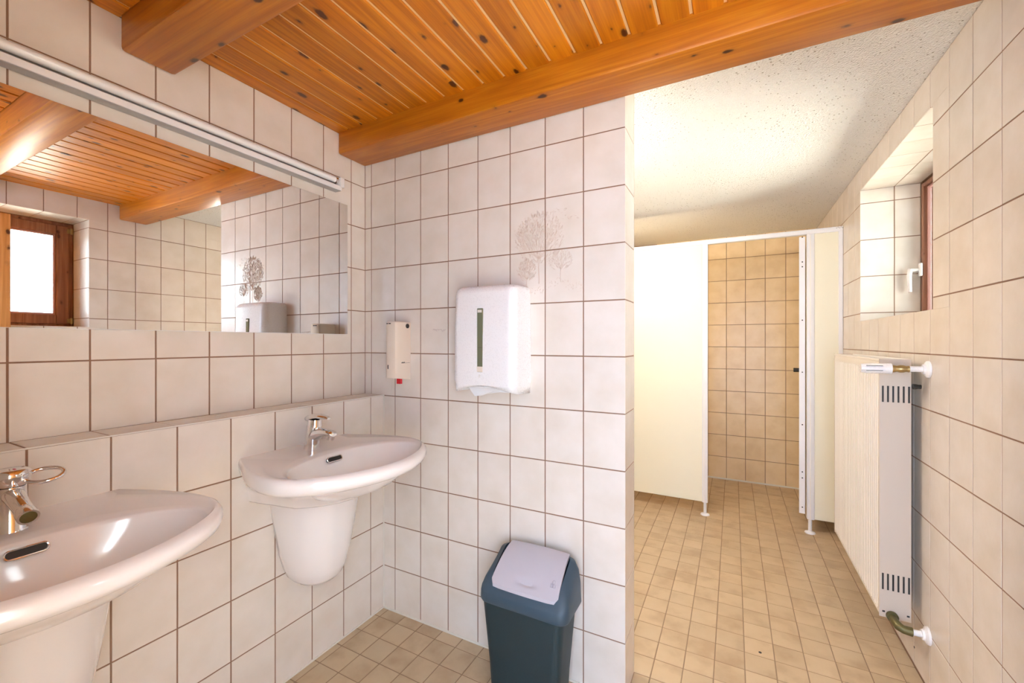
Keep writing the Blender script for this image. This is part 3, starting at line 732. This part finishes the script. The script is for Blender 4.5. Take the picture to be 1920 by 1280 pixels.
for k in range(70):
    x = rr.uniform(jx - .1, jx + .145); z = jz - .128 + .012 * math.sin(x * 40) + rr.uniform(-.028, .01)
    line((x, z), (x + rr.uniform(-.006, .006), z + rr.uniform(.002, .006)), .0016)
for cx, cz in ((jx - .105, jz + .085), (jx + .10, jz + .115), (jx + .055, jz + .145), (jx - .05, jz + .135)):
    for k in range(14):
        x = cx + rr.uniform(-.03, .03); z = cz + .006 * math.sin(x * 200) + rr.uniform(-.006, .006); line((x, z), (x + rr.uniform(.003, .009), z + rr.uniform(-.003, .003)), .0014)
o = obj('tree_relief', bm, 'relief', part); o['label'] = 'embossed picture of three bare trees across four tiles'; o['kind'] = 'stuff'

# ------------------------------------------------------------------ swing bin
def rrect(x0, x1, y0, y1, r, z, n=6, zf=None):
    P = []
    for cx, cy, a0 in ((x1 - r, y1 - r, 0), (x0 + r, y1 - r, 90), (x0 + r, y0 + r, 180), (x1 - r, y0 + r, 270)):
        for k in range(n + 1):
            a = math.radians(a0 + 90 * k / n); x = cx + r * math.cos(a); y = cy + r * math.sin(a); P.append((x, y, zf(x, y) if zf else z))
    return P
def waste_bin():
    x0, x1, y0, y1 = -.816, -.476, 1.286, 1.470; zr = .330
    cx, cy = (x0 + x1) / 2, (y0 + y1) / 2
    root = thing('swing_bin', 'dark blue plastic waste bin with silver swing lid by the partition end', 'bin', (cx, cy, 0))
    bm = bmesh.new(); rg = []
    for z, i in [(0, .038), (.004, .033), (.10, .028), (.33, .010), (.345, .009)]: rg.append(rrect(x0 + i, x1 - i - .010, y0 + i * .8, y1 - i * .8, .03, z))
    loft(bm, rg, True, True); obj('body', bm, 'bin_dark', root, 40, origin=(cx, cy, 0))
    # lid: rim skirt + dome rising to the back
    D_ = y1 - y0
    def dome(t): return zr + .042 + .118 * math.sin(min(1, max(0, t)) * math.pi / 2 * .98) ** 1.0
    bm = bmesh.new()
    rg = [rrect(x0 + .004, x1 - .004, y0 + .004, y1 - .004, .034, zr), rrect(x0, x1, y0, y1, .036, zr + .008), rrect(x0 + .001, x1 - .001, y0 + .001, y1 - .001, .036, zr + .034)]
    def shell(i, f, h):
        a0, a1, b0, b1 = x0 + i, x1 - i, y0 + f, y1 - i * .25
        return rrect(a0, a1, b0, b1, .032, 0, 6, lambda x, y: zr + .036 + h * (.010 + .106 * math.sin(max(0, min(1, (y - y0) / D_)) * math.pi / 2)))
    rg += [shell(.004, .004, .35), shell(.010, .012, .70), shell(.022, .020, .93), shell(.040, .030, 1.0)]
    loft(bm, rg, False, False)
    # inner edge down into the flap seat
    lid = obj('lid', bm, 'bin_blue', root, 50, origin=(cx, cy, zr))
    # curved flap
    bm = bmesh.new(); NU, NV = 12, 12; G = []; fx0, fx1 = x0 + .050, x1 - .044; fy0, fy1 = y0 + .017, y1 - .012
    top = []
    for j in range(NV + 1):
        v = j / NV; row = []
        for i in range(NU + 1):
            u = i / NU; taper = .012 * (v - .5) + .012 * max(0, 1 - v / .1) ** 2
            x = fx0 + taper + (fx1 - fx0 - 2 * taper) * u; y = fy0 + (fy1 - fy0) * v - .004 * math.sin(math.pi * u) * (1 - v)
            z = zr + .0385 + (.010 + .106 * math.sin((y - y0) / D_ * math.pi / 2)) + .004 + .004 * math.sin(math.pi * u)
            du, dv = (u - .52) / .17, (v - .17) / .085
            if du * du + dv * dv < 1: z -= .012 * (1 - du * du - dv * dv)
            row.append(bm.verts.new((x, y, z)))
        G.append(row)
    for j in range(NV):
        for i in range(NU): bm.faces.new((G[j][i], G[j][i + 1], G[j + 1][i + 1], G[j + 1][i]))
    bmesh.ops.subdivide_edges(bm, edges=bm.edges[:], cuts=2, use_grid_fill=True, smooth=.5)
    g_ = bmesh.ops.extrude_face_region(bm, geom=bm.faces[:]); vv = [e for e in g_['geom'] if isinstance(e, bmesh.types.BMVert)]
    bmesh.ops.translate(bm, verts=vv, vec=(0, 0, -.012))
    fl = obj('flap', bm, 'bin_flap', root, 40, origin=(cx, cy, zr + .1))
    # small raised logo tile near the lower right
    bm = bmesh.new(); lx = x1 - .075; ly = y0 + .045
    def zt(y): return zr + .0385 + .010 + .106 * math.sin((y - y0) / D_ * math.pi / 2) + .0075
    for a, b_ in ((0, 0), (.010, 0), (.005, .010)):
        P = [(lx + a, ly + b_), (lx + a + .008, ly + b_), (lx + a + .008, ly + b_ + .008), (lx + a, ly + b_ + .008)]
        tube(bm, [(p[0], p[1], zt(p[1])) for p in P], .0008, 6, closed=True)
    obj('embossed_logo', bm, 'bin_flap', fl, origin=(lx, ly, zt(ly)))
waste_bin()

# ------------------------------------------------------------------ toilet cubicle front
def cubicle():
    Y0, Y1 = 3.372, 3.400; ztop = .742 + CZ; zbot = .095
    root = thing('toilet_cubicle', 'cream toilet cubicle front with white posts and open door', 'cubicle', (.1, 3.385, 0))
    a = box('panel', (-1.30, Y0 + .004, zbot), (-.197, Y1 - .004, ztop - .03), 'cubicle', root, bev=.001); a['label'] = 'wide cream fixed panel'
    b = box('panel', (.470, Y0 + .004, zbot), (.602, Y1 - .004, ztop - .03), 'cubicle', root, bev=.001); b['label'] = 'narrow cream fixed panel beside the radiator'
    box('head_rail', (-1.30, Y0 - .004, ztop - .032), (XR - .001, Y1 + .004, ztop), 'alu', root, bev=.003)
    p1 = box('post', (-.200, Y0 - .002, zbot - .004), (-.163, Y1 + .002, ztop - .02), 'alu', root, bev=.004, seg=2)
    p2 = box('post', (.430, Y0 - .002, zbot - .004), (.472, Y1 + .002, ztop - .02), 'alu', root, bev=.004, seg=2)
    p3 = box('wall_profile', (.598, Y0 - .002, zbot - .004), (XR - .0005, Y1 + .002, ztop - .02), 'alu', root, bev=.003)
    box('groove', (-.192, Y0 - .0035, zbot), (-.186, Y0 - .0015, ztop - .04), 'steel_white', p1); box('groove', (.446, Y0 - .0035, zbot), (.451, Y0 - .0015, ztop - .04), 'steel_white', p2)
    bm = bmesh.new()
    for k in range(5): bx(bm, (.585 + k * .008, Y0 - .0048, ztop - .012 + (k % 2) * .004), (.588 + k * .008, Y0 - .0035, ztop - .008 + (k % 2) * .004))
    obj('scuff', bm, 'dark', root, origin=(.6, Y0, ztop))
    for x in (-.182, .449, -1.1):
        bm = bmesh.new(); tube(bm, [(x, 3.386, .006), (x, 3.386, zbot + .004)], .011, 14); f = obj('foot', bm, 'alu', root, 40, origin=(x, 3.386, .05))
        bm = bmesh.new(); tube(bm, [(x, 3.386, 0), (x, 3.386, .006), (x, 3.386, .012)], [.031, .029, .018], 22); obj('flange', bm, 'alu', f, 40, origin=(x, 3.386, 0))
    # door swung inwards, seen edge-on
    hx, hy = .402, Y1 + .004; ang = math.radians(8.0)
    dv = Vector((math.sin(ang), math.cos(ang), 0)); sv = Vector((dv.y, -dv.x, 0)); L = .575; T = .031
    o0 = Vector((hx - .010, hy, 0))
    bm = bmesh.new()
    base = [o0, o0 + sv * T, o0 + sv * T + dv * L, o0 + dv * L]
    zb_, zt_ = .118, ztop - .042
    loft(bm, [[(p.x, p.y, zb_) for p in base], [(p.x, p.y, zt_) for p in base]], True, True)
    dr = obj('door', bm, 'cubicle', root, origin=tuple(o0)); dr['label'] = 'cubicle door swung inwards, seen edge-on'
    bm = bmesh.new(); e = [o0 - dv * .004 - sv * .001, o0 - dv * .004 + sv * (T + .001), o0 + sv * (T + .001) + dv * .002, o0 + dv * .002 - sv * .001]
    loft(bm, [[(p.x, p.y, zb_ - .002) for p in e], [(p.x, p.y, zt_ + .002) for p in e]], True, True); obj('edge_profile', bm, 'alu', dr, origin=tuple(o0))
    for zz in (.700, .535, .503, .147, -.20, -.55, -.865, -.905, -1.10):
        c = o0 + sv * T * .55 - dv * .0045; bm = bmesh.new(); tube(bm, [(c.x, c.y, zz + CZ), (c.x - dv.x * .002, c.y - dv.y * .002, zz + CZ)], .0042, 10)
        obj('screw', bm, 'dark', dr, origin=(c.x, c.y, zz + CZ))
    k0 = o0 + dv * (L - .06); bm = bmesh.new(); tube(bm, [(k0.x, k0.y, -.215 + CZ), (k0.x - sv.x * .05, k0.y - sv.y * .05, -.215 + CZ)], .016, 14); obj('lock_knob', bm, 'black', dr, 40, origin=(k0.x, k0.y, -.215 + CZ))
cubicle()

# added warm fill light behind the cubicle panel, unseen, brightens the stall
def globe():
    c = Vector((-.74, 3.46, 1.52))
    root = thing('fill_light', 'added warm fill light inside the toilet cubicle, out of view', 'lamp', (c.x, 3.397, c.z))
    bm = bmesh.new(); tube(bm, [(c.x, 3.3966, c.z), (c.x, 3.412, c.z), (c.x, 3.425, c.z)], [.05, .05, .035], 24); obj('lamp_base', bm, 'lamp_white', root, 40, origin=(c.x, 3.4, c.z))
    m, n, l, b = mat('warm_fill_glow'); b.inputs['Base Color'].default_value = (.9, .85, .75, 1); b.inputs['Emission Color'].default_value = (1, .80, .52, 1); b.inputs['Emission Strength'].default_value = 34
    bm = bmesh.new(); bmesh.ops.create_uvsphere(bm, u_segments=20, v_segments=12, radius=.06); bmesh.ops.translate(bm, verts=bm.verts, vec=c + Vector((0, .022, 0)))
    obj('fill_globe', bm, m, root, True, origin=tuple(c))
globe()

# ------------------------------------------------------------------ radiator
def radiator():
    xf, xb, y0, y1, z0, z1 = .4985, .590, 2.100, 2.912, -1.052 + CZ, -.064 + CZ
    root = thing('panel_radiator', 'white ribbed panel radiator with thermostat valve under the far window', 'radiator', ((xf + xb) / 2, (y0 + y1) / 2, z0))
    # ribbed front, flutes as geometry
    bm = bmesh.new(); n_ = 30; prof = [(xf, y0 + .004)]
    p = (y1 - y0 - .03) / n_
    for k in range(n_):
        a = y0 + .015 + k * p; prof += [(xf, a + .22 * p), (xf + .009, a + .36 * p), (xf + .009, a + .64 * p), (xf, a + .78 * p)]
    prof += [(xf, y1 - .004)]
    def col(z, dx): return [bm.verts.new((x + (dx if x > xf + .001 else 0) * 1, y, z)) for x, y in prof]
    A = col(z0 + .022, 0); B = col(z1 - .045, 0)
    for i in range(len(A) - 1): bm.faces.new((A[i], A[i + 1], B[i + 1], B[i]))
    C = [bm.verts.new((xf, y, z0 + .016)) for x, y in prof]; Dd = [bm.verts.new((xf, y, z1 - .038)) for x, y in prof]
    for i in range(len(A) - 1): bm.faces.new((C[i], C[i + 1], A[i + 1], A[i])); bm.faces.new((B[i], B[i + 1], Dd[i + 1], Dd[i]))
    E0 = [bm.verts.new((xf + .003, y, z0)) for x, y in prof]; E1 = [bm.verts.new((xf + .002, y, z1 - .006)) for x, y in prof]; E2 = [bm.verts.new((xf + .016, y, z1 - .006)) for x, y in prof]; E3 = [bm.verts.new((xf + .016, y, z0)) for x, y in prof]
    for i in range(len(A) - 1):
        bm.faces.new((E0[i], E0[i + 1], C[i + 1], C[i])); bm.faces.new((Dd[i], Dd[i + 1], E1[i + 1], E1[i])); bm.faces.new((E1[i], E1[i + 1], E2[i + 1], E2[i])); bm.faces.new((E2[i], E2[i + 1], E3[i + 1], E3[i])); bm.faces.new((E3[i], E3[i + 1], E0[i + 1], E0[i]))
    obj('front_panel', bm, 'steel_white', root, origin=(xf, (y0 + y1) / 2, z0))
    box('rear_panel', (xb - .016, y0 + .004, z0), (xb, y1 - .004, z1 - .006), 'steel_white', root, bev=.002)
    box('convector_core', (xf + .03, y0 + .02, z0 + .03), (xb - .03, y1 - .02, z1 - .03), 'dark', root)
    for (a, b_) in ((y0 - .0015, y0 + .003), (y1 - .003, y1 + .0015)):
        near_ = a < 2.5
        ec = box('end_cover', (xf - .001, a, z0 - .001), (xb + .001, b_, z1), 'steel_shaded', root, bev=.001)
        if near_:
            for zz in (z0 + .105, z1 - .165):
                for k in range(6):
                    x = xf + .007 + k * .0152; box('slot', (x, a - .0007, zz), (x + .0055, a + .0008, zz + .062), 'dark' if k != 2 else 'black', ec)
            for x, z in ((xf + .008, z0 + .018), (xb - .012, z0 + .018)): box('clip', (x, a - .0008, z), (x + .008, a + .0008, z + .006), 'dark', ec)
    # top grille: frame + slats
    tg = box('top_frame', (xf - .001, y0, z1 - .010), (xf + .012, y1, z1), 'steel_white', root, bev=.002); box('top_frame', (xb - .012, y0, z1 - .010), (xb + .001, y1, z1), 'steel_white', root, bev=.002)
    for k in range(40):
        y = y0 + .012 + k * (y1 - y0 - .03) / 39; box('grille_slat', (xf + .012, y, z1 - .008), (xb - .012, y + .006, z1 - .003), 'steel_white', root)
    # upper thermostat valve, along the wall normal
    yv, zv = 2.040, -.098 + CZ
    def T_(nm, x0, x1, r, m, par=root, y=yv, z=zv, seg=20):
        bm = bmesh.new(); rs = r if isinstance(r, list) else [r, r]; N = len(rs)
        tube(bm, [(x0 + (x1 - x0) * i / (N - 1), y, z) for i in range(N)], rs, seg); return obj(nm, bm, m, par, 40, origin=((x0 + x1) / 2, y, z))
    hd = T_('thermostat_head', .428, .518, [.0165, .0185, .019, .019, .019, .0195, .0195], 'white_plastic')
    for dz in (.010, -.008): box('head_slit', (.442, yv - .0200, zv + dz), (.490, yv - .0165, zv + dz + .0014), 'dark', hd)
    vb = T_('valve_body', .517, .568, [.0135, .0135, .011, .014, .014, .011, .0125], 'brass')
    bm = bmesh.new(); tube(bm, [(.543, yv, zv), (.543, y0 + .004, zv)], .010, 14); obj('valve_stub', bm, 'brass', vb, 40, origin=(.543, yv, zv))
    T_('supply_pipe', .566, .618, .0105, 'white_plastic')
    T_('pipe_rosette', .604, XR - .0005, [.017, .019, .030, .031], 'white_plastic')
    T_('vent_plug', xb + .001, .614, [.010, .010, .008, .008], 'black', y=2.085, z=-.165 + CZ)
    # lower return elbow
    zl = z0 + .008
    bm = bmesh.new(); tube(bm, [(.535, y0 - .002, zl + .002), (.535, y0 - .012, zl + .002)], .0185, 18); tube(bm, [(.535, y0 - .010, zl), (.536, y0 - .036, zl - .002), (.541, y0 - .052, zl - .006), (.553, y0 - .058, zl - .010), (.577, y0 - .058, zl - .012)], [.013, .014, .0155, .0145, .0155], 16)
    obj('return_elbow', bm, 'brass_old', root, 40, origin=(.54, y0 - .03, zl))
    T_('return_pipe', .574, .618, .0105, 'white_plastic', y=y0 - .058, z=zl - .012); T_('pipe_rosette', .602, XR - .0005, [.017, .019, .030, .031], 'white_plastic', y=y0 - .058, z=zl - .012)
    bm = bmesh.new(); bx(bm, (xb, 2.3, z0 + .1), (XR - .0008, 2.33, z1 - .1)); bx(bm, (xb, 2.7, z0 + .1), (XR - .0008, 2.73, z1 - .1)); obj('wall_bracket', bm, 'steel_white', root, origin=(xb, 2.5, z0))
radiator()

# small dark chips on floor and wall
bm = bmesh.new(); tube(bm, [(.0965, 1.985, -.0005), (.0965, 1.985, .0008)], .006, 8); obj('chip', bm, 'dark', floor, origin=(.0965, 1.985, 0))
bm = bmesh.new(); tube(bm, [(XR + .0005, 2.178, .075), (XR - .0008, 2.178, .075)], .0045, 8); obj('chip', bm, 'dark', wall_right, origin=(XR, 2.178, .075))

# ------------------------------------------------------------------ tree outside the near window (seen pale in the mirror)
def tree(loc, h, r, label, seed):
    q = random.Random(seed); root = thing('garden_tree', label, 'tree', loc)
    bm = bmesh.new(); tube(bm, [(loc[0], loc[1], loc[2]), (loc[0] + .05, loc[1], loc[2] + h * .4), (loc[0], loc[1] + .08, loc[2] + h * .8)], [.11, .09, .04], 8)
    for k in range(6):
        a = q.uniform(0, 6.28); z = loc[2] + h * q.uniform(.4, .7); tube(bm, [(loc[0], loc[1], z), (loc[0] + r * .6 * math.cos(a), loc[1] + r * .6 * math.sin(a), z + r * .5)], [.035, .012], 6)
    obj('trunk', bm, 'bark', root, 40, origin=loc)
    bm = bmesh.new()
    for k in range(3500):
        d_ = Vector((q.gauss(0, 1), q.gauss(0, 1), q.gauss(0, 1))).normalized() * r * q.uniform(.35, 1) ** .6
        c = Vector((loc[0], loc[1], loc[2] + h * .78)) + d_; a = Vector((q.gauss(0, 1), q.gauss(0, 1), q.gauss(0, .6))).normalized(); b_ = a.cross(Vector((q.gauss(0, 1), q.gauss(0, 1), 1))).normalized(); s = q.uniform(.06, .11)
        bm.faces.new([bm.verts.new(c + a * s), bm.verts.new(c + b_ * s * .5), bm.verts.new(c - a * s), bm.verts.new(c - b_ * s * .5)])
    o = obj('foliage', bm, 'leaf', root, origin=(loc[0], loc[1], loc[2] + h * .78)); o['kind'] = 'stuff'
tree((8.5, -.2, -.16), 6.2, 2.0, 'green leafy tree outside the reflected window', 5)
